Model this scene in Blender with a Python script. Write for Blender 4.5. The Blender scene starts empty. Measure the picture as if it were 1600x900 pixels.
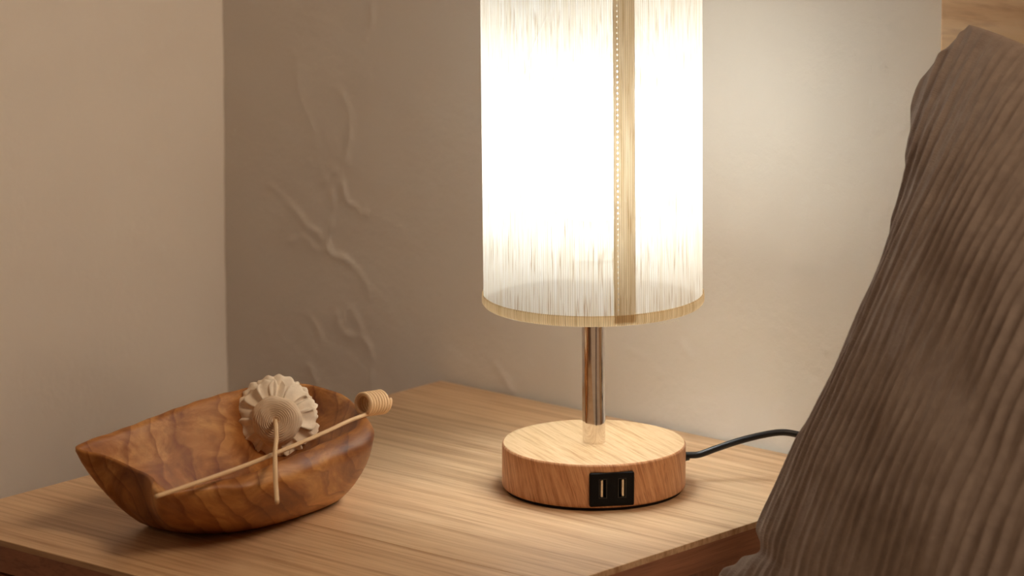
import bpy, bmesh, math, random
import numpy as np
from mathutils import Vector, Matrix
from math import sin, cos, pi, radians, sqrt, atan2

random.seed(7)
rng = np.random.default_rng(11)
SC = bpy.context.scene
COL = SC.collection

# ------------------------------------------------------------------ camera
# room frame: x along the back wall, y into the back wall, z up; table top is z = 0
F_PX, PITCH, AZ = 7400.0, radians(12.7), radians(41.2)
CAM = np.array([1.88370935, -2.23090839, 0.78825242])
ROOM = np.array([[cos(AZ), -sin(AZ), 0], [sin(AZ), cos(AZ), 0], [0, 0, 1]])
FW = ROOM @ np.array([0, cos(PITCH), -sin(PITCH)])
RT = ROOM @ np.array([1.0, 0, 0])
UP = np.cross(RT, FW)
cam_d = bpy.data.cameras.new('camera')
cam_d.sensor_width = 36.0
cam_d.lens = F_PX / 1600 * 36
cam_d.clip_start = 0.05
cam_d.dof.use_dof = True
cam_d.dof.focus_distance = 2.97
cam_d.dof.aperture_fstop = 10.0
cam = bpy.data.objects.new('camera', cam_d)
COL.objects.link(cam)
mw = Matrix(((RT[0], UP[0], -FW[0], CAM[0]), (RT[1], UP[1], -FW[1], CAM[1]),
             (RT[2], UP[2], -FW[2], CAM[2]), (0, 0, 0, 1)))
cam.matrix_world = mw
SC.camera = cam

# ------------------------------------------------------------------ world, exposure
world = bpy.data.worlds.new('room_ambience')
SC.world = world
world.use_nodes = True
bg = world.node_tree.nodes['Background']
bg.inputs['Color'].default_value = (1.0, 0.52, 0.32, 1)     # dim warm light of the rest of the room
bg.inputs['Strength'].default_value = 0.060
SC.view_settings.view_transform = 'Standard'
SC.view_settings.look = 'None'
SC.view_settings.gamma = 1.0
SC.view_settings.exposure = 0.10
SC.view_settings.use_curve_mapping = False
SC.cycles.use_denoising = True
SC.cycles.max_bounces = 10
SC.cycles.diffuse_bounces = 6
SC.cycles.transmission_bounces = 6
BULB_STRENGTH = 30.5
# warm fill light, added over the bed's far side to lift the left wall
cl_d = bpy.data.lights.new('added_fill_light', 'AREA')
cl_d.shape = 'DISK'; cl_d.size = 0.80; cl_d.energy = 34.0; cl_d.color = (1.0, 0.72, 0.48)
cl = bpy.data.objects.new('added_fill_light', cl_d)
COL.objects.link(cl)
cl.location = (1.75, 0.02, 2.15)
cl.rotation_euler = (Vector((-0.476, -0.3, 0.2)) - Vector(cl.location)).to_track_quat('-Z', 'Y').to_euler()

def ray(px, py):
    return FW + RT * (px - 800) / F_PX + UP * (450 - py) / F_PX
def at_z(px, py, z=0.0):
    r = ray(px, py)
    return CAM + r * ((z - CAM[2]) / r[2])
def at_plane(px, py, ax, val):
    r = ray(px, py)
    return CAM + r * ((val - CAM[ax]) / r[ax])

# ------------------------------------------------------------------ helpers
def empty(name, loc, label, cat, group=None):
    o = bpy.data.objects.new(name, None)
    COL.objects.link(o)
    o.location = loc
    o.empty_display_size = 0.03
    tag(o, label, cat, group)
    return o
def tag(o, label=None, cat=None, group=None, kind=None):
    if label: o['label'] = label
    if cat: o['category'] = cat
    if group: o['group'] = group
    if kind: o['kind'] = kind
    return o
def origin_of(p):
    v = Vector((0, 0, 0))
    while p is not None:
        v += p.location
        p = p.parent
    return np.array(v)
def mesh(name, verts, faces, mat, parent=None, loc=None, uv=None, smooth=True, mats=None, midx=None):
    """verts in room coordinates; the object's origin goes to loc (or its parent's origin)."""
    verts = np.asarray(verts, dtype=float)
    base = origin_of(parent) if parent else np.zeros(3)
    lo = np.zeros(3) if loc is None else np.asarray(loc, dtype=float) - base
    me = bpy.data.meshes.new(name)
    me.from_pydata((verts - base - lo).tolist(), [], [tuple(int(i) for i in f) for f in faces])
    if uv is not None:
        lay = me.uv_layers.new(name='UVMap')
        li = np.empty(len(me.loops), dtype=np.int32)
        me.loops.foreach_get('vertex_index', li)
        lay.data.foreach_set('uv', np.asarray(uv, dtype=np.float32)[li].ravel())
    for m in (mats or [mat]):
        me.materials.append(m)
    if midx is not None:
        me.polygons.foreach_set('material_index', np.asarray(midx, dtype=np.int32))
    me.polygons.foreach_set('use_smooth', np.full(len(me.polygons), smooth, dtype=bool))
    me.update()
    o = bpy.data.objects.new(name, me)
    COL.objects.link(o)
    o.location = lo
    if parent: o.parent = parent
    return o
def fix_normals(o):
    bm = bmesh.new(); bm.from_mesh(o.data)
    bmesh.ops.recalc_face_normals(bm, faces=bm.faces)
    bm.to_mesh(o.data); bm.free()
    return o
def box(name, lo, hi, mat, parent=None, bevel=0.0, seg=2, loc=None):
    lo, hi = np.array(lo, float), np.array(hi, float)
    v = [(x, y, z) for x in (lo[0], hi[0]) for y in (lo[1], hi[1]) for z in (lo[2], hi[2])]
    f = [(0, 1, 3, 2), (4, 6, 7, 5), (0, 4, 5, 1), (2, 3, 7, 6), (0, 2, 6, 4), (1, 5, 7, 3)]
    o = mesh(name, v, f, mat, parent, loc=loc, smooth=False)
    if bevel:
        bm = bmesh.new(); bm.from_mesh(o.data)
        bmesh.ops.bevel(bm, geom=list(bm.edges), offset=bevel, segments=seg, profile=0.5, affect='EDGES')
        bm.to_mesh(o.data); bm.free()
    return o
def lathe(name, prof, mat, parent, centre, n=96, close=False, uvscale=None, mats=None, mfun=None, smooth=True, tilt=None):
    """prof: (r, z) pairs; revolve about a vertical axis through centre"""
    V, UVs, Fc, MI = [], [], [], []
    m = len(prof)
    for i in range(n + 1):
        a = 2 * pi * i / n
        for r, z in prof:
            V.append((centre[0] + r * cos(a), centre[1] + r * sin(a), centre[2] + z))
            UVs.append((a * uvscale if uvscale else a, z))
    V = np.array(V)
    if tilt is not None: V = tilt(V)
    mm = m if close else m - 1
    for i in range(n):
        for j in range(mm):
            a, b = i * m + j, i * m + (j + 1) % m
            Fc.append((a, a + m, b + m, b)); MI.append(mfun(j) if mfun else 0)
    o = mesh(name, V, Fc, mat, parent, uv=UVs, mats=mats, midx=MI, smooth=smooth)
    bm = bmesh.new(); bm.from_mesh(o.data)
    bmesh.ops.remove_doubles(bm, verts=bm.verts, dist=1e-6)
    bmesh.ops.recalc_face_normals(bm, faces=bm.faces)
    bm.to_mesh(o.data); bm.free()
    o.data.set_sharp_from_angle(angle=radians(38))
    return o
def catmull(pts, per=8, closed=False):
    P = [np.array(p, float) for p in pts]
    n = len(P); out = []
    rngi = range(n) if closed else range(n - 1)
    for i in rngi:
        if closed:
            p0, p1, p2, p3 = P[(i - 1) % n], P[i], P[(i + 1) % n], P[(i + 2) % n]
        else:
            p0, p1, p2, p3 = P[max(i - 1, 0)], P[i], P[i + 1], P[min(i + 2, n - 1)]
        for k in range(per):
            t = k / per
            out.append(0.5 * ((2 * p1) + (-p0 + p2) * t + (2 * p0 - 5 * p1 + 4 * p2 - p3) * t * t + (-p0 + 3 * p1 - 3 * p2 + p3) * t ** 3))
    if not closed: out.append(P[-1])
    return np.array(out)
def tube_geo(path, rad, n=12, wob=0.0):
    path = np.asarray(path, float)
    T = np.gradient(path, axis=0); T /= np.linalg.norm(T, axis=1)[:, None]
    ref = np.array([0, 0, 1.0]) if abs(T[0][2]) < 0.9 else np.array([1.0, 0, 0])
    nn = ref - T[0] * ref.dot(T[0]); nn /= np.linalg.norm(nn)
    V, UVs, Fc = [], [], []
    s = 0
    for i, p in enumerate(path):
        if i:
            s += np.linalg.norm(path[i] - path[i - 1])
            nn = nn - T[i] * nn.dot(T[i]); nn /= np.linalg.norm(nn)
        bb = np.cross(T[i], nn)
        r = rad[i] if hasattr(rad, '__len__') else rad
        for k in range(n):
            a = 2 * pi * k / n
            V.append(p + (nn * cos(a) + bb * sin(a)) * r * (1 + wob * sin(3 * a + s * 90)))
            UVs.append((k / n, s))
    m = len(path)
    for i in range(m - 1):
        for k in range(n):
            a, b = i * n + k, i * n + (k + 1) % n
            Fc.append((a, b, b + n, a + n))
    Fc.append(tuple(range(n))[::-1]); Fc.append(tuple(range((m - 1) * n, m * n)))
    return np.array(V), Fc, UVs
def tube(name, path, rad, mat, parent=None, n=12, loc=None, wob=0.0):
    V, Fc, UVs = tube_geo(path, rad, n, wob)
    return mesh(name, V, Fc, mat, parent, loc=loc, uv=UVs)
def fnoise(x, y, seed, octs=4, base=1.0, fall=0.5):
    """cheap smooth noise from random sines"""
    r = np.random.default_rng(seed)
    out = np.zeros_like(x, dtype=float); amp = 1.0; fr = base
    for o in range(octs):
        for _ in range(5):
            a = r.uniform(0, 2 * pi); ph = r.uniform(0, 2 * pi); k = fr * r.uniform(0.7, 1.4)
            out += amp * np.sin((x * cos(a) + y * sin(a)) * k + ph) / 5
        amp *= fall; fr *= 2.1
    return out

# ------------------------------------------------------------------ materials
def new_mat(name):
    m = bpy.data.materials.new(name); m.use_nodes = True
    nt = m.node_tree
    return m, nt, nt.nodes['Principled BSDF'], nt.nodes['Material Output']
def N(nt, t, **kw):
    n = nt.nodes.new(t)
    for k, v in kw.items():
        if k in n.inputs: n.inputs[k].default_value = v
        else: setattr(n, k, v)
    return n
def ramp(nt, fac, stops):
    r = nt.nodes.new('ShaderNodeValToRGB')
    el = r.color_ramp.elements
    while len(el) > 1: el.remove(el[0])
    el[0].position = stops[0][0]; el[0].color = (*stops[0][1], 1)
    for p, c in stops[1:]:
        e = el.new(p); e.color = (*c, 1)
    nt.links.new(fac, r.inputs['Fac'])
    return r
def mix(nt, mode, fac, a, b):
    m = nt.nodes.new('ShaderNodeMix'); m.data_type = 'RGBA'; m.blend_type = mode
    for sock, val in ((m.inputs[0], fac), (m.inputs[6], a), (m.inputs[7], b)):
        if isinstance(val, (int, float)): sock.default_value = val
        elif isinstance(val, tuple): sock.default_value = (*val, 1)
        else: nt.links.new(val, sock)
    return m.outputs[2]
def coords(nt, kind, scale, rot=(0, 0, 0), loc=(0, 0, 0)):
    tc = nt.nodes.new('ShaderNodeTexCoord')
    mp = nt.nodes.new('ShaderNodeMapping')
    mp.inputs['Scale'].default_value = scale
    mp.inputs['Location'].default_value = loc
    m0 = nt.nodes.new('ShaderNodeMapping')
    m0.inputs['Rotation'].default_value = rot
    nt.links.new(tc.outputs[kind], m0.inputs['Vector'])
    nt.links.new(m0.outputs['Vector'], mp.inputs['Vector'])
    return mp.outputs['Vector']
def noise(nt, vec, scale, detail=4, rough=0.55, dist=0.0):
    n = nt.nodes.new('ShaderNodeTexNoise')
    n.inputs['Scale'].default_value = scale; n.inputs['Detail'].default_value = detail
    n.inputs['Roughness'].default_value = rough; n.inputs['Distortion'].default_value = dist
    nt.links.new(vec, n.inputs['Vector'])
    return n.outputs['Fac']
def bump(nt, bsdf, h, strength, dist):
    b = nt.nodes.new('ShaderNodeBump')
    b.inputs['Strength'].default_value = strength; b.inputs['Distance'].default_value = dist
    nt.links.new(h, b.inputs['Height'])
    nt.links.new(b.outputs['Normal'], bsdf.inputs['Normal'])
    return b
def simple(name, col, rough=0.5, metal=0.0, spec=0.5):
    m, nt, b, _ = new_mat(name)
    b.inputs['Base Color'].default_value = (*col, 1)
    b.inputs['Roughness'].default_value = rough
    b.inputs['Metallic'].default_value = metal
    b.inputs['Specular IOR Level'].default_value = spec
    v = coords(nt, 'Object', (1, 1, 1))
    n = noise(nt, v, 180, 3)
    r = ramp(nt, n, [(0.3, tuple(c * 0.92 for c in col)), (0.7, tuple(min(c * 1.06, 1) for c in col))])
    nt.links.new(r.outputs['Color'], b.inputs['Base Color'])
    return m

def plaster():
    m, nt, b, _ = new_mat('plaster')
    v = coords(nt, 'Object', (1, 1, 1))
    n1 = noise(nt, v, 5, 4)
    r = ramp(nt, n1, [(0.3, (0.77, 0.725, 0.66)), (0.7, (0.82, 0.775, 0.705))])
    nt.links.new(r.outputs['Color'], b.inputs['Base Color'])
    b.inputs['Roughness'].default_value = 0.75
    b.inputs['Specular IOR Level'].default_value = 0.25
    n2 = noise(nt, v, 160, 5, 0.6)
    n3 = noise(nt, v, 28, 4, 0.5, 0.4)
    ad = N(nt, 'ShaderNodeMath', operation='MULTIPLY_ADD')
    nt.links.new(n3, ad.inputs[0]); ad.inputs[1].default_value = 2.2
    nt.links.new(n2, ad.inputs[2])
    bump(nt, b, ad.outputs[0], 0.35, 0.0012)
    return m

def wood(name, cols, kind, stretch, rot=(0, 0, 0), fine=1.0, rough=0.45, spec=0.4, wave=None, bmp=0.15, pores=0.5, dark=(0.3, 0.16, 0.08), perobj=0.0, warp=0.0):
    """stretch: mapping scale (small along the grain); cols: three albedos"""
    m, nt, b, _ = new_mat(name)
    v = coords(nt, kind, stretch, rot)
    if perobj:
        oi = nt.nodes.new('ShaderNodeObjectInfo')
        sc = N(nt, 'ShaderNodeVectorMath', operation='SCALE')
        cb = nt.nodes.new('ShaderNodeCombineXYZ')
        for i in range(3): nt.links.new(oi.outputs['Random'], cb.inputs[i])
        nt.links.new(cb.outputs[0], sc.inputs[0]); sc.inputs['Scale'].default_value = 37.0
        ad = N(nt, 'ShaderNodeVectorMath', operation='ADD')
        nt.links.new(v, ad.inputs[0]); nt.links.new(sc.outputs[0], ad.inputs[1])
        v = ad.outputs[0]
    g = noise(nt, v, 1.0 * fine, 5, 0.6, warp)
    r = ramp(nt, g, [(0.28, cols[0]), (0.5, cols[1]), (0.72, cols[2])])
    col = r.outputs['Color']
    h = g
    if wave:
        wv = nt.nodes.new('ShaderNodeTexWave')
        wv.wave_type = 'BANDS'; wv.bands_direction = wave.get('dir', 'Y'); wv.wave_profile = wave.get('prof', 'SAW')
        wv.inputs['Scale'].default_value = wave['scale']; wv.inputs['Distortion'].default_value = wave['dist']
        wv.inputs['Detail'].default_value = 3; wv.inputs['Detail Scale'].default_value = wave.get('dscale', 1.0)
        v2 = coords(nt, kind, wave.get('map', (1, 1, 1)), wave.get('rot', rot))
        nt.links.new(v2, wv.inputs['Vector'])
        r2 = ramp(nt, wv.outputs['Fac'], [(0.0, (1, 1, 1)), (0.72, (0.9, 0.86, 0.82)), (0.95, wave.get('line', (0.45, 0.33, 0.25))), (1.0, (0.9, 0.86, 0.82))])
        col = mix(nt, 'MULTIPLY', wave.get('amt', 0.7), col, r2.outputs['Color'])
    if pores:
        n2 = noise(nt, v, 4.5 * fine, 3, 0.5)
        r3 = ramp(nt, n2, [(0.52, (0, 0, 0)), (0.68, (1, 1, 1))])
        mm = N(nt, 'ShaderNodeMath', operation='MULTIPLY'); nt.links.new(r3.outputs['Color'], mm.inputs[0]); mm.inputs[1].default_value = pores
        col = mix(nt, 'MIX', mm.outputs[0], col, dark)
    nt.links.new(col, b.inputs['Base Color'])
    b.inputs['Roughness'].default_value = rough
    b.inputs['Specular IOR Level'].default_value = spec
    bump(nt, b, h, bmp, 0.0006)
    return m

M = {}
M['plaster'] = plaster()
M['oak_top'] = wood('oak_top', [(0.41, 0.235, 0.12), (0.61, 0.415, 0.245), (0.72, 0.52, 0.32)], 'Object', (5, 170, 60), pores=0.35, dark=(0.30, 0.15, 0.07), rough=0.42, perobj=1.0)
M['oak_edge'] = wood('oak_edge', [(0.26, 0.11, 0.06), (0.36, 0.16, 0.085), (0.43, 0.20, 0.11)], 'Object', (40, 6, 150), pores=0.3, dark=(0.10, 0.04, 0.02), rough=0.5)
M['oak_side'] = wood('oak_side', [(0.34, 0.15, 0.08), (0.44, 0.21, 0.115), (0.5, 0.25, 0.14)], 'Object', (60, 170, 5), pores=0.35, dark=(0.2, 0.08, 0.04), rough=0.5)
M['headboard'] = wood('headboard_oak', [(0.74, 0.47, 0.23), (0.90, 0.66, 0.39), (0.95, 0.75, 0.50)], 'Object', (7, 60, 45), pores=0.25, dark=(0.38, 0.15, 0.06), rough=0.45, warp=0.6,
                      wave=dict(scale=3.0, dist=9.0, dscale=0.7, dir='Z', map=(0.7, 1, 2.2), rot=(0, 0.18, 0), amt=0.22, line=(0.62, 0.36, 0.22)))
M['floor'] = wood('floor_oak', [(0.30, 0.17, 0.09), (0.38, 0.22, 0.12), (0.44, 0.27, 0.15)], 'Object', (4, 60, 60), pores=0.3, dark=(0.2, 0.1, 0.05))
M['base_top'] = wood('lamp_wood_top', [(0.36, 0.20, 0.085), (0.56, 0.39, 0.225), (0.64, 0.46, 0.285)], 'UV', (330, 15, 1), rot=(0, 0, radians(-24)), pores=0.45, dark=(0.40, 0.22, 0.09), rough=0.42, warp=0.5)
M['base_side'] = wood('lamp_wood_side', [(0.42, 0.18, 0.08), (0.66, 0.35, 0.18), (0.76, 0.45, 0.25)], 'UV', (420, 22, 1), rot=(0, 0, radians(-17)), pores=0.65, dark=(0.34, 0.13, 0.06), rough=0.42, warp=0.5)
M['bowl'] = wood('bowl_wood', [(0.16, 0.047, 0.013), (0.43, 0.185, 0.052), (0.74, 0.42, 0.15)], 'Object', (30, 8, 34), rot=(0.3, 0.15, -0.55), rough=0.42, spec=0.4, pores=0.25, dark=(0.16, 0.05, 0.015), warp=1.4, bmp=0.08,
                 wave=dict(scale=24.0, dist=8.0, dscale=1.1, dir='X', map=(1.0, 0.45, 0.9), rot=(0.2, 0.4, -0.5), amt=0.65, line=(0.42, 0.25, 0.16)))
M['sola'] = simple('sola_wood', (0.93, 0.84, 0.70), 0.8, spec=0.2)
M['calyx'] = simple('sola_calyx', (0.76, 0.63, 0.48), 0.85, spec=0.2)
M['reed'] = wood('reed', [(0.66, 0.46, 0.27), (0.78, 0.58, 0.36), (0.84, 0.66, 0.44)], 'UV', (9, 12, 1), pores=0.2, dark=(0.5, 0.32, 0.17), rough=0.6, spec=0.3)
M['black'] = simple('black_plastic', (0.006, 0.006, 0.007), 0.5, spec=0.12)
M['felt'] = simple('black_felt', (0.012, 0.012, 0.012), 0.9)
M['cord'] = simple('black_rubber', (0.009, 0.009, 0.010), 0.38)
M['cream_plastic'] = simple('cream_plastic', (0.80, 0.66, 0.48), 0.4)
M['steel'] = simple('steel', (0.55, 0.52, 0.50), 0.3, 1.0)
M['dark_steel'] = simple('dark_steel', (0.10, 0.095, 0.09), 0.4, 1.0)
M['chrome'] = simple('chrome', (0.80, 0.76, 0.73), 0.06, 1.0)
M['white_plastic'] = simple('white_plastic', (0.8, 0.78, 0.74), 0.45)
M['wire'] = simple('white_wire', (0.75, 0.73, 0.70), 0.4, 0.2)
M['mattress'] = simple('mattress_cloth', (0.62, 0.55, 0.47), 0.9, spec=0.1)

def linen(name, tint, trans, fleck_amt, dens, gaps=0.0):
    m, nt, b, out = new_mat(name)
    nt.nodes.remove(b)
    vt = coords(nt, 'UV', (1, 1, 1))
    sep = nt.nodes.new('ShaderNodeSeparateXYZ'); nt.links.new(vt, sep.inputs[0])
    # fine vertical threads, about 1.5 mm apart
    s = N(nt, 'ShaderNodeMath', operation='MULTIPLY'); nt.links.new(sep.outputs[0], s.inputs[0]); s.inputs[1].default_value = 2 * pi / 0.00145
    sn = N(nt, 'ShaderNodeMath', operation='SINE'); nt.links.new(s.outputs[0], sn.inputs[0])
    thr = ramp(nt, sn.outputs[0], [(0.0, (0.82, 0.81, 0.785)), (0.6, (1, 1, 1))])
    # brown slubs running down
    v1 = coords(nt, 'UV', (1000, 34, 1))
    n1 = noise(nt, v1, 1.0, 2, 0.5)
    fl = ramp(nt, n1, [(dens, (0, 0, 0)), (dens + 0.12, (1, 1, 1))])
    v2 = coords(nt, 'UV', (420, 14, 1))
    n2 = noise(nt, v2, 1.0, 3, 0.6)
    st = ramp(nt, n2, [(0.35, (0.80, 0.72, 0.58)), (0.62, (1, 1, 1))])
    c = mix(nt, 'MULTIPLY', 1.0, tint, thr.outputs['Color'])
    c = mix(nt, 'MULTIPLY', 0.8, c, st.outputs['Color'])
    fm = N(nt, 'ShaderNodeMath', operation='MULTIPLY'); nt.links.new(fl.outputs['Color'], fm.inputs[0]); fm.inputs[1].default_value = fleck_amt
    c = mix(nt, 'MULTIPLY', fm.outputs[0], c, (0.50, 0.35, 0.20))
    d = N(nt, 'ShaderNodeBsdfDiffuse'); t = N(nt, 'ShaderNodeBsdfTranslucent')
    nt.links.new(c, d.inputs['Color']); nt.links.new(c, t.inputs['Color'])
    mx = N(nt, 'ShaderNodeMixShader'); mx.inputs[0].default_value = trans
    nt.links.new(d.outputs[0], mx.inputs[1]); nt.links.new(t.outputs[0], mx.inputs[2])
    last = mx
    if gaps:        # open weave: a little light passes straight between the threads
        tr = N(nt, 'ShaderNodeBsdfTransparent')
        last = N(nt, 'ShaderNodeMixShader'); last.inputs[0].default_value = gaps
        nt.links.new(mx.outputs[0], last.inputs[1]); nt.links.new(tr.outputs[0], last.inputs[2])
    nt.links.new(last.outputs[0], out.inputs['Surface'])
    return m
M['linen'] = linen('shade_linen', (0.93, 0.92, 0.88), 0.148, 0.85, 0.58, 0.085)
M['linen_seam'] = linen('shade_linen_doubled', (0.80, 0.69, 0.52), 0.40, 0.6, 0.58)
M['linen_trim'] = linen('shade_linen_hem', (0.90, 0.75, 0.52), 0.60, 0.6, 0.60)
M['thread'] = linen('shade_thread', (0.95, 0.93, 0.88), 0.6, 0.0, 0.9)

def emit(name, col, s):
    m, nt, b, out = new_mat(name)
    nt.nodes.remove(b)
    e = N(nt, 'ShaderNodeEmission'); e.inputs['Color'].default_value = (*col, 1); e.inputs['Strength'].default_value = s
    nt.links.new(e.outputs[0], out.inputs['Surface'])
    return m
M['bulb'] = emit('lit_bulb', (0.90, 0.97, 1.0), BULB_STRENGTH)

def gauze():
    m, nt, b, _ = new_mat('crinkled_gauze')
    v = coords(nt, 'UV', (1, 1, 1))
    n = noise(nt, v, 90, 4, 0.6)
    r = ramp(nt, n, [(0.3, (0.31, 0.26, 0.235)), (0.7, (0.40, 0.34, 0.305))])
    nt.links.new(r.outputs['Color'], b.inputs['Base Color'])
    b.inputs['Roughness'].default_value = 0.95
    b.inputs['Specular IOR Level'].default_value = 0.1
    b.inputs['Sheen Weight'].default_value = 0.15
    b.inputs['Sheen Tint'].default_value = (0.9, 0.75, 0.6, 1)
    v1 = coords(nt, 'UV', (1500, 300, 1)); n1 = noise(nt, v1, 1, 2)
    v2 = coords(nt, 'UV', (250, 1500, 1)); n2 = noise(nt, v2, 1, 2)
    ad = N(nt, 'ShaderNodeMath', operation='ADD'); nt.links.new(n1, ad.inputs[0]); nt.links.new(n2, ad.inputs[1])
    bump(nt, b, ad.outputs[0], 0.5, 0.0008)
    return m
M['gauze'] = gauze()

# ------------------------------------------------------------------ the room
YB = 0.151          # back wall plane
XL = -0.4765        # left wall plane
ZF = -0.50          # floor
RIDGES = [  # (pixel polyline, height in metres, half-width in metres)
    ([(582, 0), (580, 40), (566, 58), (562, 68), (569, 76)], .0008, .0022),
    ([(594, 88), (582, 108), (569, 130)], .0007, .0022),
    ([(533, 146), (543, 167), (547, 206), (541, 248), (519, 274), (503, 288)], .0008, .0028),
    ([(461, 85), (468, 150), (484, 190), (505, 262)], .0005, .0025),
    ([(425, 288), (443, 313), (468, 334), (486, 356), (500, 372)], .0009, .0024),
    ([(536, 288), (541, 313), (557, 322), (566, 334), (574, 331)], .0014, .0020),
    ([(519, 300), (520, 342), (511, 376), (518, 398), (543, 405), (563, 428), (572, 445), (577, 467)], .0015, .0018),
    ([(451, 378), (477, 372), (492, 388), (510, 392)], .0009, .0022),
    ([(470, 330), (478, 352), (497, 362)], .0008, .0022),
    ([(527, 490), (536, 519), (563, 528), (578, 547), (580, 590)], .0013, .0022),
    ([(545, 480), (560, 505), (566, 520)], .0008, .0020),
    ([(483, 572), (498, 600), (512, 612)], .0010, .0022),
    ([(478, 490), (500, 520), (498, 548)], .0006, .0030),
    ([(1066, 536), (1074, 549), (1086, 562)], .0011, .0016),
    ([(985, 545), (1010, 560), (1030, 585)], .0006, .0022),
    ([(775, 570), (790, 592), (800, 612)], .0008, .0020),
    ([(1385, 50), (1420, 28), (1455, 4)], .0006, .0020),
    ([(1339, 82), (1341, 92)], -.0010, .0013), ([(1364, 96), (1362, 106)], -.0010, .0015), ([(1380, 103), (1383, 108)], .0010, .0016),
    ([(1355, 158), (1352, 168)], -.0013, .0013), ([(1395, 152), (1391, 170)], -.0010, .0012), ([(1380, 176), (1376, 206)], .0009, .0012),
    ([(1407, 206), (1412, 200), (1424, 196)], .0010, .0014), ([(1366, 200), (1364, 208)], .0009, .0013),
    ([(1255, 318), (1270, 314), (1284, 322)], .0006, .0018), ([(1355, 330), (1355, 362)], -.0008, .0013),
    ([(1215, 640), (1222, 634)], .0009, .0014), ([(1288, 546), (1292, 550)], .0012, .0015),
    ([(560, 640), (575, 620), (600, 600)], .0006, .003),
]
def axis_samples(a, d0, d1, b, fine, coarse):
    s = []
    if a < d0: s += list(np.arange(a, d0 - 1e-9, coarse))
    s += list(np.arange(d0, d1, fine))
    s += list(np.linspace(d1, b, max(2, int((b - d1) / coarse) + 1)))
    return np.array(s)
def relief_wall(name, ax, us, zs, plane, sign, height, thick):
    """solid wall: relief grid in front, flat back. ax: axis of the normal"""
    U, Z = np.meshgrid(us, zs, indexing='ij')
    h = height(U, Z)
    nu, nz = U.shape
    v = np.zeros((nu * nz, 3)); other = 1 - ax
    v[:, other] = U.ravel(); v[:, 2] = Z.ravel(); v[:, ax] = (plane + sign * h).ravel()
    idx = np.arange(nu * nz).reshape(nu, nz)
    q = np.stack([idx[:-1, :-1], idx[1:, :-1], idx[1:, 1:], idx[:-1, 1:]], -1).reshape(-1, 4)
    n0 = len(v)
    back = []
    for u in (us[0], us[-1]):
        for z in (zs[0], zs[-1]):
            p = [0, 0, z]; p[other] = u; p[ax] = plane - sign * thick; back.append(p)
    v = np.vstack([v, back])
    faces = q.tolist()
    b00, b01, b10, b11 = n0, n0 + 1, n0 + 2, n0 + 3
    faces += [[b00, b01, b11, b10],
              idx[0, :].tolist() + [b01, b00], idx[-1, :][::-1].tolist() + [b10, b11],
              idx[:, 0][::-1].tolist() + [b00, b10], idx[:, -1].tolist() + [b11, b01]]
    o = mesh(name, v, faces, M['plaster'], smooth=True)
    fix_normals(o)
    tag(o, kind='structure')
    return o
ridge_segs = []
for pts, hh, w in RIDGES:
    P = catmull([at_plane(x, y, 1, YB)[[0, 2]] for x, y in pts], 5)
    ridge_segs.append((P, hh, w))
def back_height(U, Z):
    h = 0.0007 * fnoise(U, Z, 3, 3, 22) + 0.00025 * fnoise(U, Z, 5, 3, 120)
    wx = 0.0016 * fnoise(U, Z, 8, 3, 160); wz = 0.0016 * fnoise(U, Z, 9, 3, 160)
    for P, hh, w in ridge_segs:
        lo, hi = P.min(0) - 4 * w, P.max(0) + 4 * w
        msk = (U > lo[0]) & (U < hi[0]) & (Z > lo[1]) & (Z < hi[1])
        if not msk.any(): continue
        u, z = U[msk] + wx[msk], Z[msk] + wz[msk]
        d = np.full(u.shape, 9.0)
        for a, b in zip(P[:-1], P[1:]):
            ab = b - a; L = max(ab.dot(ab), 1e-12)
            t = np.clip(((u - a[0]) * ab[0] + (z - a[1]) * ab[1]) / L, 0, 1)
            d = np.minimum(d, np.hypot(u - a[0] - t * ab[0], z - a[1] - t * ab[1]))
        h[msk] += 1.1 * hh * np.exp(-(d / w) ** 2) * (0.75 + 0.4 * np.sin(u * 400 + z * 260))
    return h
def left_height(U, Z):
    return 0.0010 * fnoise(U, Z, 21, 3, 16) + 0.0003 * fnoise(U, Z, 22, 3, 90)
us = axis_samples(XL - 0.004, XL - 0.004, 0.24, 2.6, 0.0022, 0.2)
zs = axis_samples(ZF, -0.14, 0.36, 2.1, 0.0022, 0.12)
relief_wall('wall_back', 1, us, zs, YB, -1, back_height, 0.10)
us = axis_samples(-3.4, -0.75, YB + 0.004, YB + 0.004 + 0.02, 0.005, 0.2)
zs = axis_samples(ZF, -0.14, 0.50, 2.1, 0.005, 0.12)
relief_wall('wall_left', 0, us, zs, XL, 1, left_height, 0.10)
fl = box('floor', (XL - 0.1, -3.4, ZF - 0.05), (2.6, YB + 0.1, ZF), M['floor'])
tag(fl, kind='structure')

# ------------------------------------------------------------------ nightstand
TX0, TX1, TY0, TY1, TT = -0.2645, 0.1285, -0.3335, 0.1475, 0.0205
ns = empty('nightstand', ((TX0 + TX1) / 2, (TY0 + TY1) / 2, ZF), 'oak nightstand with a square-edged board top, standing under the lit lamp', 'nightstand')
top = bpy.data.objects.new('tabletop', None)
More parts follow.
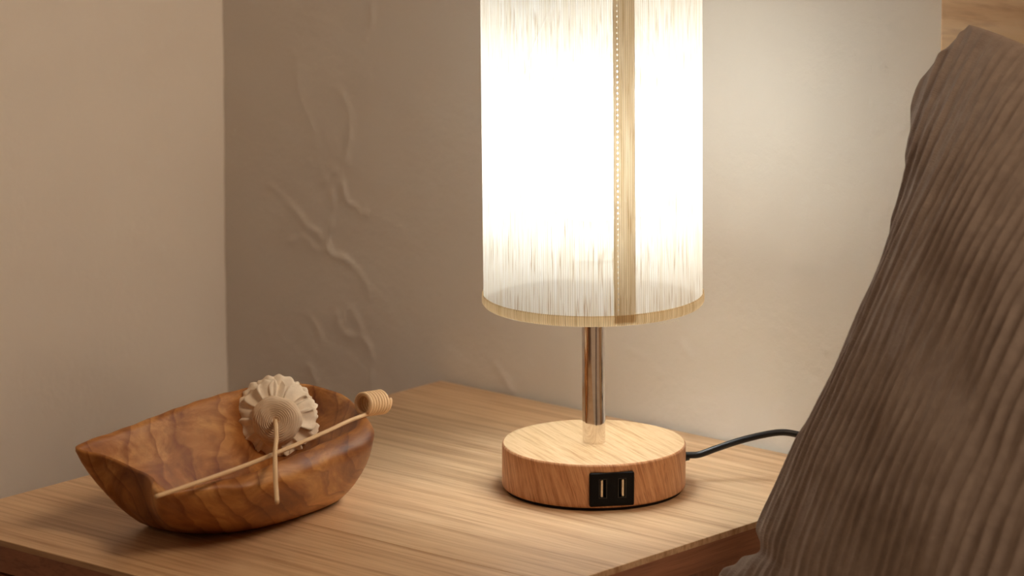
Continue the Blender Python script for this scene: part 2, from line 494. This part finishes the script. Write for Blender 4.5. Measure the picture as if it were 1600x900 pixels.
# table top: glued boards along x, each with its own edges, on one slab
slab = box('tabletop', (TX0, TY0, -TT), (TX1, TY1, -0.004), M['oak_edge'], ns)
seams = [TY0, -0.182, 0.020, TY1]
for a, b in zip(seams[:-1], seams[1:]):
    g = 0.00012
    o = box('board', (TX0, a + (g if a > TY0 else 0), -0.0042), (TX1, b - (g if b < TY1 else 0), 0.0), M['oak_top'], slab, bevel=0.0003, seg=1,
            loc=((TX0 + TX1) / 2, (a + b) / 2, 0))
bpy.data.objects.remove(top)
IN = 0.004
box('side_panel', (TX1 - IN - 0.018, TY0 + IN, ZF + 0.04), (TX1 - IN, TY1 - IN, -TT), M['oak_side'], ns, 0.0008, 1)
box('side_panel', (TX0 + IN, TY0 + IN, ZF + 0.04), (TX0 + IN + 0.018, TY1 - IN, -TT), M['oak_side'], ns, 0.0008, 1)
box('back_panel', (TX0 + IN + 0.018, TY1 - IN - 0.008, ZF + 0.06), (TX1 - IN - 0.018, TY1 - IN, -TT), M['oak_side'], ns)
box('shelf', (TX0 + IN + 0.018, TY0 + IN + 0.02, ZF + 0.06), (TX1 - IN - 0.018, TY1 - IN - 0.008, ZF + 0.078), M['oak_side'], ns)
dr = box('drawer', (TX0 + IN + 0.020, TY0 + IN + 0.001, -0.165), (TX1 - IN - 0.020, TY0 + IN + 0.40, -TT - 0.004), M['oak_side'], ns, 0.0008, 1)
kn = lathe('knob', [(0.0, 0.0), (0.006, 0.0), (0.006, 0.012), (0.013, 0.016), (0.013, 0.024), (0.0, 0.026)], M['oak_edge'], dr, (0, 0, 0), 32)
kn.rotation_euler = (radians(90), 0, 0)
kn.location = np.array([(TX0 + TX1) / 2, TY0 + IN + 0.001, -0.093]) - origin_of(dr)
for x in (TX0 + 0.03, TX1 - 0.03):
    for y in (TY0 + 0.03, TY1 - 0.03):
        box('leg', (x - 0.014, y - 0.014, ZF), (x + 0.014, y + 0.014, ZF + 0.0605), M['oak_side'], ns, 0.002, 1)

# ------------------------------------------------------------------ bed
HBX = 0.1768
bed = empty('bed', (1.0, -0.9, ZF), 'bed with a tall honey oak headboard against the plaster wall', 'bed')
box('headboard', (HBX, 0.121, ZF + 0.05), (1.85, 0.1465, 0.62), M['headboard'], bed, 0.0016, 2)
box('bed_frame', (HBX + 0.005, -1.95, ZF + 0.16), (1.84, 0.12, ZF + 0.24), M['headboard'], bed, 0.003, 2)
for x in (HBX + 0.05, 1.79):
    for y in (-1.90, 0.07):
        box('leg', (x - 0.03, y - 0.03, ZF), (x + 0.03, y + 0.03, ZF + 0.16), M['headboard'], bed, 0.003, 1)
mt = box('mattress', (HBX + 0.01, -1.93, ZF + 0.24), (1.83, 0.118, -0.0480), M['mattress'], bed, 0.03, 4)

# ------------------------------------------------------------------ table lamp
lamp = empty('table_lamp', (0, 0, 0), 'lit table lamp with linen drum shade, chrome stem and round wood-grain base', 'lamp')
RB, HB = 0.0585, 0.0300
lathe('foot_pad', [(0.0, 0.0), (RB - 0.0022, 0.0), (RB - 0.0018, 0.0022), (0.0, 0.0022)], M['felt'], lamp, (0, 0, 0), 96)
# base: side and top get their own UVs (metres)
usb_az = atan2(-FW[1], -FW[0]) + math.asin(25.5 / (2455 * RB))
def lamp_base():
    n = 160; V = []; UVs = []; Fc = []; MI = []
    prof = [(RB - 0.0012, 0.0020), (RB - 0.0004, 0.0024), (RB, 0.0034), (RB, 0.0052), (RB, 0.0054), (RB, 0.0232), (RB, 0.0234), (RB, HB - 0.0016), (RB - 0.0003, HB - 0.0006), (RB - 0.0010, HB)]
    for i in range(n + 1):
        a = 2 * pi * i / n
        da = abs((a - usb_az + pi) % (2 * pi) - pi)
        for r, z in prof:
            if da < 0.215 and 0.0053 < z < 0.0233: r = RB - 0.0085      # pocket behind the charging panel
            V.append((r * cos(a), r * sin(a), z)); UVs.append((a * RB, z))
    m = len(prof)
    for i in range(n):
        for j in range(m - 1):
            Fc.append((i * m + j, (i + 1) * m + j, (i + 1) * m + j + 1, i * m + j + 1)); MI.append(0)
    k = len(V)
    cz, sz = cos(-AZ), sin(-AZ)
    for i in range(n):
        a = 2 * pi * i / n; r = RB - 0.0010
        x, y = r * cos(a), r * sin(a)
        V.append((x, y, HB)); UVs.append((x * cz - y * sz, x * sz + y * cz))
    Fc.append(tuple(range(k, k + n))); MI.append(1)
    k2 = len(V)
    for i in range(n):
        a = 2 * pi * i / n; V.append(((RB - 0.0012) * cos(a), (RB - 0.0012) * sin(a), 0.0020)); UVs.append((0, 0))
    Fc.append(tuple(range(k2, k2 + n))[::-1]); MI.append(0)
    o = mesh('lamp_base', V, Fc, None, lamp, uv=UVs, mats=[M['base_side'], M['base_top']], midx=MI)
    return o
lamp_base()
# the stem and shade lean very slightly to one side
LEAN = radians(0.55)
ax_l = FW * np.array([1, 1, 0]); ax_l /= np.linalg.norm(ax_l)
ROT = np.array(Matrix.Rotation(-LEAN, 3, Vector(ax_l)))
def tilt(V):
    p0 = np.array([0, 0, HB])
    return (np.asarray(V) - p0) @ ROT.T + p0
PR = 0.0073
lathe('stem', [(0.0, HB - 0.002), (PR, HB - 0.002), (PR, 0.150), (0.0, 0.150)], M['chrome'], lamp, (0, 0, 0), 64, tilt=tilt)
# socket, bulb
lathe('socket', [(0.0, 0.148), (0.013, 0.148), (0.0155, 0.151), (0.0155, 0.170), (0.0, 0.170)], M['white_plastic'], lamp, (0, 0, 0), 48, tilt=tilt)
bl = lathe('bulb', [(0.0350 * sin(radians(q)), 0.2240 + 0.0540 * cos(radians(q))) for q in range(0, 151, 10)], M['bulb'], lamp, (0, 0, 0), 40, tilt=tilt)
lathe('bulb_neck', [(0.0175, 0.1774), (0.0150, 0.173), (0.0135, 0.169), (0.0, 0.169)], M['white_plastic'], bl, (0, 0, 0), 40, tilt=tilt)
# shade
RS, ZS0, ZS1 = 0.0692, 0.1225, 0.336
nz = 24
out_p = [(RS, ZS0 - 0.0010 + (ZS1 - ZS0 + 0.0010) * k / nz) for k in range(nz + 1)]
shade = lathe('lamp_shade', out_p, M['linen'], lamp, (0, 0, 0), 128, uvscale=RS, tilt=tilt)
to_cam = atan2(-FW[1], -FW[0])           # azimuth of the direction towards the viewer's side of the room
def az_px(dx, r=RS):                      # angle on the shade whose sideways offset is dx pixels
    return to_cam + math.asin(dx / 2455.0 / r)
a0, a1 = az_px(957 - 928), az_px(990 - 928)
# doubled seam, pierced by a row of needle holes through which the lit shade shows
def seam():
    r = RS + 0.0005
    ah = az_px(963.5 - 928)
    cols = [a0, (a0 + ah) / 2, ah - 0.0062, ah + 0.0062] + [ah + 0.0062 + (a1 - ah - 0.0062) * k / 6 for k in range(1, 7)]
    rows, hole = [ZS0 + 0.001], []
    z = ZS0 + 0.0085
    while z < ZS1 - 0.008:
        hole.append(len(rows)); rows += [z, z + 0.0011]; z += 0.0034
    rows.append(ZS1 - 0.001)
    V = [(r * cos(a), r * sin(a), z) for a in cols for z in rows]
    UVs = [(a * r, z) for a in cols for z in rows]
    m = len(rows); Fc = []
    for c in range(len(cols) - 1):
        for k in range(m - 1):
            if c == 2 and k in hole: continue
            Fc.append((c * m + k, (c + 1) * m + k, (c + 1) * m + k + 1, c * m + k + 1))
    o = mesh('seam_strip', tilt(np.array(V)), Fc, M['linen_seam'], shade, uv=UVs)
    tag(o, 'tan doubled seam with a row of pale stitches')
seam()
# hems: folded tape round the lower and upper edge
def hem(z0, z1, name):
    zz = [(RS + 0.0004, z1), (RS + 0.0010, z1 - 0.0004 * (1 if z1 > z0 else -1)), (RS + 0.0012, (z0 + z1) / 2), (RS + 0.0011, z0 + (z1 - z0) * 0.2),
          (RS + 0.0001, z0)]
    return lathe(name, zz, M['linen_trim'], shade, (0, 0, 0), 128, uvscale=RS, tilt=tilt)
hem(ZS0 - 0.0012, ZS0 + 0.0056, 'lower_hem')
hem(ZS1 + 0.0012, ZS1 - 0.0056, 'upper_hem')
# loose threads under the hem
fr = []
for k in range(5):
    aa = az_px(1020 + 7 * k - 928)
    pth = catmull([((RS + 0.0012) * cos(aa + t), (RS + 0.0012) * sin(aa + t), ZS0 - 0.001 - 0.0018 * s) for t, s in ((0, 0), (0.02, 0.9), (0.045, 0.5), (0.06, 1.3))], 4)
    tube('loose_thread', tilt(pth), 0.00014, M['thread'], shade, 5)
# wire harp and top ring that carry the shade
ring = [(0.0665 * cos(2 * pi * i / 64), 0.0665 * sin(2 * pi * i / 64), 0.3325) for i in range(65)]
rg = tube('shade_ring', tilt(np.array(ring)), 0.0010, M['wire'], lamp, 8)
for k in range(3):
    a = 2 * pi * k / 3 + 0.4
    tube('spoke', tilt(np.array([(0.0, 0.0, 0.3325), (0.03 * cos(a), 0.03 * sin(a), 0.3325), (0.0665 * cos(a), 0.0665 * sin(a), 0.3325)])), 0.0009, M['wire'], rg, 8)
harp = [(-0.0145, 0.160), (-0.030, 0.176), (-0.043, 0.205), (-0.046, 0.235), (-0.040, 0.275), (-0.022, 0.315), (0.0, 0.3325), (0.022, 0.315), (0.040, 0.275), (0.046, 0.235), (0.043, 0.205), (0.030, 0.176), (0.0145, 0.160)]
hd = np.array([RT[0], RT[1], 0]); hd /= np.linalg.norm(hd)
tube('harp', tilt(catmull([hd * r + np.array([0, 0, zz]) for r, zz in harp], 5)), 0.0009, M['wire'], lamp, 8)

# usb panel on the front of the base
def usb():
    az = to_cam + math.asin(25.5 / (2455 * RB))
    nrm = np.array([cos(az), sin(az), 0]); sx = np.array([-sin(az), cos(az), 0]); sz = np.array([0, 0, 1.0])
    W, H, zc = 0.0284, 0.0218, 0.0143
    front = RB + 0.0006
    def P(x, z, d): return nrm * (front + d) + sx * x + sz * (zc + z)
    def rrect(w, h, r, n=5):
        out = []
        for cx, cz, s in ((w / 2 - r, h / 2 - r, 0), (-w / 2 + r, h / 2 - r, 90), (-w / 2 + r, -h / 2 + r, 180), (w / 2 - r, -h / 2 + r, 270)):
            for k in range(n + 1):
                a = radians(s + 90 * k / n); out.append((cx + r * cos(a), cz + r * sin(a)))
        return out
    holes = [(-0.0058, 0.0006), (0.0064, 0.0006)]
    hw, hh = 0.0052, 0.0126
    bm = bmesh.new()
    def loop(pts, d): return [bm.verts.new(P(x, z, d)) for x, z in pts]
    L0 = loop(rrect(W, H, 0.0012), -0.006); L1 = loop(rrect(W, H, 0.0012), -0.0006); L2 = loop(rrect(W - 0.0011, H - 0.0011, 0.0009), 0.0)
    for A, B in ((L0, L1), (L1, L2)):
        for i in range(len(A)):
            j = (i + 1) % len(A); bm.faces.new((A[i], A[j], B[j], B[i]))
    edges = [bm.edges.get((L2[i], L2[(i + 1) % len(L2)])) for i in range(len(L2))]
    for cx, cz in holes:
        q = [(cx + hw / 2 * s, cz + hh / 2 * t) for s, t in ((-1, -1), (1, -1), (1, 1), (-1, 1))]
        A, B = loop(q, 0.0), loop(q, -0.005)
        for i in range(4):
            j = (i + 1) % 4; bm.faces.new((A[i], B[i], B[j], A[j])); edges.append(bm.edges.get((A[i], A[j])))
        bm.faces.new(B)
    bmesh.ops.triangle_fill(bm, edges=edges, use_beauty=True)
    bm.faces.new(L0[::-1])
    bmesh.ops.recalc_face_normals(bm, faces=bm.faces)
    me = bpy.data.meshes.new('usb_panel'); bm.to_mesh(me); bm.free()
    me.materials.append(M['black'])
    pan = bpy.data.objects.new('usb_panel', me); COL.objects.link(pan); pan.parent = lamp
    tag(pan, 'black plastic panel with two charging ports')
    for q, (cx, cz) in enumerate(holes):
        # steel shell: a thin rectangular tube lining the opening
        V, Fc = [], []
        w2, h2, t = hw / 2 - 0.0001, hh / 2 - 0.0001, 0.0003
        for d in (-0.0002, -0.0048):
            for ww, h_ in ((w2, h2), (w2 - t, h2 - t)):
                for s, u in ((-1, -1), (1, -1), (1, 1), (-1, 1)):
                    V.append(P(cx + ww * s, cz + h_ * u, d))
        for i in range(4):
            j = (i + 1) % 4
            Fc += [(i, j, 4 + j, 4 + i), (4 + i, 4 + j, 12 + j, 12 + i), (i, 8 + i, 8 + j, j), (8 + i, 12 + i, 12 + j, 8 + j)]
        sh = mesh('port_shell', V, Fc, M['dark_steel'], pan, smooth=False); fix_normals(sh)
        ox = -0.0006 if q == 0 else 0.0006
        V = [P(cx + ox + x, cz + z_, d) for x in (-0.0006, 0.0006) for z_ in (-0.0053, 0.0053) for d in (-0.0049, -0.0006)]
        tg = mesh('port_tongue', V, [(0, 1, 3, 2), (4, 6, 7, 5), (0, 4, 5, 1), (2, 3, 7, 6), (0, 2, 6, 4), (1, 5, 7, 3)], M['cream_plastic'], pan, smooth=False); fix_normals(tg)
        tag(tg, 'cream plastic tongue')
usb()
# cord and its grommet
right2d = ROOM @ np.array([1.0, 0, 0]); deep2d = ROOM @ np.array([0, 1.0, 0])
def cf(x, y, z): return right2d * x + deep2d * y + np.array([0, 0, z])
cd = catmull([cf(0.0555, 0.014, 0.0175), cf(0.062, 0.0145, 0.0174), cf(0.068, 0.015, 0.0178), cf(0.078, 0.016, 0.0212), cf(0.092, 0.018, 0.0255),
              cf(0.107, 0.020, 0.0290), cf(0.121, 0.022, 0.0305), cf(0.134, 0.022, 0.0285), (0.106, 0.117, 0.0245), (0.122, 0.121, 0.0190), (0.138, 0.121, 0.0170), (0.150, 0.118, 0.0220), (0.1545, 0.121, 0.0290), (0.1550, 0.1300, 0.0300), (0.1550, 0.137, 0.0300)], 8)
tube('power_cord', cd, 0.0022, M['cord'], lamp, 14)
box('plug', (0.1455, 0.1335, 0.0210), (0.1645, 0.1505, 0.0390), M['black'], lamp, 0.003, 2)
ga = atan2(0.0145, 0.0567)
gdir = cf(cos(ga), sin(ga), 0); gs = cf(-sin(ga), cos(ga), 0)
gc = gdir * RB + np.array([0, 0, 0.0165])
V, Fc = [], []
nseg = 24
for r, d in ((0.0056, -0.002), (0.0056, 0.0008), (0.0048, 0.0014), (0.0030, 0.0016), (0.0028, 0.0045), (0.0, 0.0045)):
    for i in range(nseg):
        a = 2 * pi * i / nseg; V.append(gc + gdir * d + gs * r * cos(a) + np.array([0, 0, r * sin(a)]))
for j in range(5):
    for i in range(nseg):
        k = (i + 1) % nseg; Fc.append((j * nseg + i, j * nseg + k, (j + 1) * nseg + k, (j + 1) * nseg + i))
mesh('cord_grommet', V, Fc, M['cord'], lamp)

# ------------------------------------------------------------------ carved bowl
RIM = [(118, 697, .058), (180, 672, .060), (260, 642, .061), (340, 616, .061), (400, 603, .060), (455, 599, .058), (510, 606, .056), (543, 621, .055),
       (564, 642, .055), (572, 659, .055), (556, 674, .054), (508, 694, .0535), (448, 720, .0525), (392, 742, .050), (335, 755, .0475), (282, 766, .046), (245, 769, .0455),
       (230, 746, .0465), (197, 727, .050), (155, 710, .0545)]
BASE = [(-.150, -.250), (-.152, -.225), (-.156, -.195), (-.158, -.165), (-.157, -.142), (-.152, -.125), (-.143, -.116), (-.130, -.112),
        (-.116, -.116), (-.104, -.126), (-.097, -.140), (-.093, -.160), (-.091, -.185), (-.092, -.210), (-.098, -.230), (-.108, -.243), (-.120, -.250),
        (-.130, -.253), (-.138, -.254), (-.145, -.253)]
def bowl():
    rim = catmull([at_z(*q) for q in RIM], 8, True)
    basep = catmull([(x, y, 0.0) for x, y in BASE], 8, True)
    n = len(rim)
    cen = basep.mean(0)
    nrm2 = np.zeros_like(rim)
    T = np.roll(rim, -1, 0) - np.roll(rim, 1, 0)
    T[:, 2] = 0; T /= np.linalg.norm(T, axis=1)[:, None]
    nrm2[:, 0], nrm2[:, 1] = T[:, 1], -T[:, 0]
    if (nrm2 * (rim - rim.mean(0))).sum() < 0: nrm2 = -nrm2
    for _ in range(6): nrm2 = (np.roll(nrm2, 1, 0) + 2 * nrm2 + np.roll(nrm2, -1, 0)) / 4
    i_ = np.arange(n) / n
    thick = 0.0050 + 0.0020 * np.exp(-((i_ - 0.56) / 0.10) ** 2) + 0.001 * np.sin(i_ * 19)
    bulge = np.exp(-(np.abs(i_ - 0.56) / 0.135) ** 3)
    shoulder = rim + nrm2 * (0.0085 * bulge)[:, None]; shoulder[:, 2] -= 0.0028 + 0.0062 * bulge
    rings = []
    # outside, bottom to rim
    rings.append(basep * [1, 1, 0] + (cen - basep) * 0.25)
    rings.append(basep * 0.985 + cen * 0.015)
    for t in (0.06, 0.16, 0.3, 0.45, 0.6, 0.75, 0.88):
        k = t ** 0.82
        p = basep + (shoulder - basep) * k
        p[:, 2] = (shoulder[:, 2] - 0.001) * t
        p += nrm2 * (0.0032 * sin(pi * t)) 
        rings.append(p)
    rings.append(shoulder)
    for q_ in (0.35, 0.7):
        p = shoulder + (rim - shoulder) * q_ + nrm2 * (0.0012 * bulge)[:, None]; rings.append(p)
    p = rim - nrm2 * 0.0007; p[:, 2] -= 0.0005; rings.append(p)
    p = rim - nrm2 * (thick * 0.35)[:, None]; rings.append(p)
    p = rim - nrm2 * (thick * 0.75)[:, None]; p[:, 2] -= 0.0010; rings.append(p)
    inner_top = rim - nrm2 * thick[:, None]; inner_top[:, 2] -= 0.0030
    rings.append(inner_top)
    fl_c = cen + np.array([-0.006, -0.004, 0])
    for t in (0.10, 0.22, 0.36, 0.5, 0.64, 0.78, 0.9):
        q = inner_top + (fl_c - inner_top) * t
        q[:, 2] = 0.010 + (inner_top[:, 2] - 0.010) * (1 - t) ** 2.1
        rings.append(q)
    V = np.vstack(rings)
    # hand-carved unevenness
    d = 0.0007 * np.sin(V[:, 0] * 190 + V[:, 1] * 120) * np.sin(V[:, 1] * 150 + V[:, 2] * 160)
    V[:, 2] = np.where(V[:, 2] > 0.004, V[:, 2] + d * 0.7, V[:, 2])
    V[:, 2] += 0.0002
    m = len(rings); Fc = []
    for j in range(m - 1):
        for i in range(n):
            k = (i + 1) % n
            Fc.append((j * n + i, j * n + k, (j + 1) * n + k, (j + 1) * n + i))
    V = np.vstack([V, [cen * [1, 1, 0] + [0, 0, 0.0002]], [[fl_c[0], fl_c[1], 0.0098]]])
    for i in range(n):
        k = (i + 1) % n
        Fc.append((len(V) - 2, k, i)); Fc.append((len(V) - 1, (m - 1) * n + i, (m - 1) * n + k))
    o = mesh('wooden_bowl', V, Fc, M['bowl'], loc=(cen[0], cen[1], 0))
    fix_normals(o)
    tag(o, 'hand-carved boat-shaped brown wooden bowl holding a flower and reeds', 'bowl')
    return o
bowl()

# ------------------------------------------------------------------ sola wood flower with its reed
def flower():
    c = at_z(431, 655, 0.0455)
    root = empty('sola_flower', c, 'cream sola wood flower on a short bent reed, lying face down in the carved bowl', 'dried flower')
    axis = -FW + np.array([0, 0, 0.02]) - RT * 0.02 ; axis /= np.linalg.norm(axis)
    e1 = np.cross(np.array([0, 0, 1.0]), axis); e1 /= np.linalg.norm(e1)
    e2 = np.cross(axis, e1)
    def P(x, y, z): return c + e1 * x + e2 * y + axis * z
    # rounded calyx of wound layers, with a hole in its middle
    n = 72; prof = []
    K = 130
    for k in range(K + 1):
        t = k / K
        r = 0.0016 + (0.0158 - 0.0016) * t
        z = 0.0105 * sqrt(max(0, 1 - (t * 0.97) ** 2.2)) + 0.00095 * (((t * 11) % 1.0) - 0.5)
        prof.append((r, z))
    prof = [(0.0004, 0.004), (0.0013, 0.0095)] + prof + [(0.0150, -0.003)]
    V, Fc = [], []
    ox, oy = 0.0006, -0.0008
    for i in range(n):
        a = 2 * pi * i / n
        for j, (r, z) in enumerate(prof):
            w = 1 + 0.035 * sin(3 * a + 1) * (r / 0.0158) + 0.02 * sin(7 * a + r * 900)
            V.append(P(ox + r * w * cos(a), oy + r * w * sin(a), z))
    m = len(prof)
    for i in range(n):
        k = (i + 1) % n
        for j in range(m - 1):
            Fc.append((i * m + j, k * m + j, k * m + j + 1, i * m + j + 1))
    fix_normals(mesh('calyx', V, Fc, M['calyx'], root))
    rr = random.Random(5)
    def petal(a, r0, L, W, z0, drop, cup, ruff):
        nu, nv = 9, 8
        ca, sa = cos(a), sin(a)
        sk = rr.uniform(-0.25, 0.25); ph = rr.uniform(0, 6)
        front, back = [], []
        for sgn, store in ((0, front), (1, back)):
            for j in range(nv + 1):
                t = j / nv
                w = W * (0.55 + 0.75 * t - 0.30 * t ** 3) * (1 - 0.35 * max(0, t - 0.82) / 0.18 * 0.6)
                for i in range(nu + 1):
                    s = 2 * i / nu - 1
                    rad = r0 + L * t * (1 - 0.10 * s * s * t) + ruff * 0.0009 * sin(s * 5 + ph) * t
                    y = w * s * 0.5 + sk * L * t * 0.3
                    z = z0 - drop * t ** 1.6 + cup * (s * s - 0.3) * (0.3 + t) + ruff * 0.0011 * sin(s * 4.2 + ph + t * 2) * t ** 1.5 - sgn * 0.00045
                    store.append(P(rad * ca - y * sa, rad * sa + y * ca, z))
        V = front + back; k0 = len(front); Fc = []; m_ = nu + 1
        for j in range(nv):
            for i in range(nu):
                q = (j * m_ + i, j * m_ + i + 1, (j + 1) * m_ + i + 1, (j + 1) * m_ + i)
                Fc.append(q); Fc.append(tuple(x + k0 for x in q[::-1]))
        bd = [i for i in range(m_)] + [j * m_ + nu for j in range(1, nv + 1)] + [nv * m_ + i for i in range(nu - 1, -1, -1)] + [j * m_ for j in range(nv - 1, 0, -1)]
        for x, y in zip(bd, bd[1:] + bd[:1]): Fc.append((x, x + k0, y + k0, y))
        fix_normals(mesh('petal', V, Fc, M['sola'], root))
    for layer, (cnt, r0, L, W, z0, drop, cup) in enumerate(((13, 0.0125, 0.0128, 0.0128, 0.0014, 0.0050, 0.0020), (12, 0.0120, 0.0155, 0.0150, -0.0020, 0.0060, -0.0022), (11, 0.010, 0.0165, 0.0155, -0.0065, 0.0080, 0.0022), (9, 0.006, 0.0160, 0.0150, -0.0110, 0.0085, 0.0018))):
        for k in range(cnt):
            a = 2 * pi * (k + rr.uniform(-0.22, 0.22)) / cnt + layer * 0.23
            petal(a, r0, L * rr.uniform(0.88, 1.06), W * rr.uniform(0.85, 1.2), z0 + rr.uniform(-.0008, .0008), drop * rr.uniform(0.6, 1.3), cup * rr.uniform(0.5, 1.6), rr.uniform(0.6, 1.3))
    # heart of the flower (its face is turned away)
    V, Fc = [], []
    prof = [(0.0, -0.021), (0.005, -0.0205), (0.010, -0.018), (0.0135, -0.012), (0.0145, -0.006), (0.0140, -0.002)]
    for i in range(36):
        a = 2 * pi * i / 36
        for r, z in prof: V.append(P(r * cos(a), r * sin(a), z))
    for i in range(36):
        k = (i + 1) % 36
        for j in range(5): Fc.append((i * 6 + j, k * 6 + j, k * 6 + j + 1, i * 6 + j + 1))
    fix_normals(mesh('flower_heart', V, Fc, M['sola'], root))
    # short bent reed from the hole, over the bowl's rim
    s0 = P(ox, oy, 0.003)
    pth = catmull([s0, P(ox, oy, 0.0098), P(ox + 0.0002, oy - 0.0010, 0.0140), at_z(432.0, 682, 0.0600), at_z(430, 705, 0.0612), at_z(430, 732, 0.0585), at_z(431, 758, 0.0520), at_z(433, 785, 0.0460)], 8)
    rd = tube('reed_stem', pth, 0.00142, M['reed'], root, 12)
    return root
flower()

# ------------------------------------------------------------------ long reed with a coiled end
def curled_reed():
    axis = ROOM @ np.array([0.62, 0.77, -0.10]); axis /= np.linalg.norm(axis)
    e2 = np.array([0, 0, 1.0]) - axis * axis[2]; e2 /= np.linalg.norm(e2)
    e1 = np.cross(e2, axis)
    if e1.dot(RT) < 0: e1 = -e1
    cc = at_z(567, 632, 0.0625)
    R, pitch, turns = 0.0066, 0.00262, 7.2
    hel = []
    for k in range(int(turns * 28) + 1):
        a = radians(-35) + 2 * pi * k / 28
        rr = R + 0.00005 * sin(k * 0.5)
        hel.append(cc + e1 * rr * cos(a) + e2 * rr * sin(a) + axis * pitch * k / 28)
    tang = hel[1] - hel[0]; tang /= np.linalg.norm(tang)
    h0 = hel[0]
    start = at_z(243, 776, 0.0505); mid = at_z(400, 721, 0.0545); mid2 = at_z(500, 679, 0.0572); pre = at_z(545, 658, 0.0583)
    stick = catmull([start, at_z(320, 750, 0.0525), mid, mid2, pre, h0 - tang * 0.0025 + e1 * -0.0012, h0], 10)
    path = np.vstack([stick[:-1], hel])
    o = tube('curled_reed', path, 0.00138, M['reed'], None, 12, loc=start * [1, 1, 0] + [0, 0, start[2]], wob=0.02)
    tag(o, 'long thin pale reed with a tightly coiled end, laid across the carved bowl', 'reed')
curled_reed()

# ------------------------------------------------------------------ cushion
def cushion():
    TL = np.array([0.229, 0.086, 0.316]); BL = np.array([0.1816, -0.109, -0.051])
    vd = TL - BL; Hh = np.linalg.norm(vd); vd /= Hh
    ud = np.array([0.90, -0.44, 0]); ud /= np.linalg.norm(ud)      # the top and bottom edges lie level
    nd = np.cross(ud, vd); nd /= np.linalg.norm(nd)
    if nd.dot(-FW) < 0: nd = -nd
    Wd = 0.43
    nu, nv = 600, 300
    # denser samples towards the left edge
    s = np.linspace(0, 1, nu + 1)
    t = np.linspace(0, 1, nv + 1)
    S, T = np.meshgrid(s, t, indexing='ij')
    def surf(side):
        a = 2 * S - 1; b = 2 * T - 1
        # rounded outline with blunt corners, slightly pinched sides
        pin = 0.022
        A4, B4 = np.abs(a) ** 7, np.abs(b) ** 7
        x = a * (1 - 0.020 * A4 * B4 - 2 * pin * (1 - b * b) * np.abs(a) ** 2.5) * Wd / 2
        y = b * (1 - 0.020 * A4 * B4 - 2 * pin * (1 - a * a) * np.abs(b) ** 2.5) * Hh / 2
        ac = np.where(a < 0.12, (a - 0.12) / 1.12, (a - 0.12) / 0.88)
        env = np.clip(1 - ac * ac, 0, 1) ** 0.95 * np.clip((1 - np.abs(b) ** 2.6), 0, 1) ** 0.62
        z = 0.048 * env
        wa = np.clip((-a - 0.35) / 0.65, 0, 1) ** 1.5
        x = x + wa * (-0.037 * np.exp(-((b - 0.76) / np.where(b > 0.76, 0.22, 0.25)) ** 2) - 0.011 / (1 + np.exp((b + 0.2) / 0.06)) + 0.015 * np.exp(-((b + 0.655) / 0.03) ** 2) - 0.018 / (1 + np.exp((b + 0.735) / 0.015)))
        # soft creases
        z = z + env * 0.004 * fnoise(x, y, 31 + side, 3, 26)
        # crinkled ribs along the height, drifting sideways
        q = x + 0.010 * fnoise(x * 0.7, y, 41 + side, 2, 11) + 0.0013 * fnoise(x, y, 43 + side, 3, 110) + 0.035 * np.clip(b - 0.45, 0, 1) ** 2
        per = 0.0138
        w = 0.5 + 0.5 * np.sin(2 * pi * q / per)
        w2 = 0.5 + 0.5 * np.sin(2 * pi * (q * 0.63 + 0.006 * fnoise(x, y, 49 + side, 2, 30)) / per + 1.0)
        amp = np.clip(0.8 + 0.6 * fnoise(x, y, 47 + side, 3, 45), 0.25, 1.6)
        rib = 0.0032 * w ** 2.8 * amp + 0.0008 * w2 ** 3
        rib = rib + 0.00005 * np.sin(2 * pi * y / 0.0052 + 5 * fnoise(x, y, 53 + side, 2, 120))
        edge = np.clip(np.minimum(1 - np.abs(a), 1 - np.abs(b)) / 0.012, 0, 1)
        z = z + rib * edge
        x = x + 0.0012 * fnoise(y, x, 51, 3, 60) * (np.abs(a) > 0.9)
        return x, y, z * (1 if side == 0 else -0.8)
    C = BL + ud * Wd / 2 + vd * Hh / 2
    Vs, UVs, Fc = [], [], []
    off = 0
    idx = np.arange((nu + 1) * (nv + 1)).reshape(nu + 1, nv + 1)
    for side in (0, 1):
        x, y, z = surf(side)
        P = C + x.ravel()[:, None] * ud + y.ravel()[:, None] * vd + z.ravel()[:, None] * nd
        Vs.append(P); UVs.append(np.stack([x.ravel(), y.ravel() + side], 1))
        q = np.stack([idx[:-1, :-1], idx[1:, :-1], idx[1:, 1:], idx[:-1, 1:]], -1).reshape(-1, 4) + off
        if side: q = q[:, ::-1]
        Fc += q.tolist(); off += idx.size
    V = np.vstack(Vs); UVm = np.vstack(UVs)
    o = mesh('cushion', V, Fc, M['gauze'], loc=C * [1, 1, 0] + [0, 0, V[:, 2].min()], uv=UVm)
    bm = bmesh.new(); bm.from_mesh(o.data)
    bmesh.ops.remove_doubles(bm, verts=bm.verts, dist=1e-5)
    bmesh.ops.recalc_face_normals(bm, faces=bm.faces)
    bm.to_mesh(o.data); bm.free()
    tag(o, 'taupe crinkled gauze cushion leaning against the oak headboard', 'cushion')
cushion()
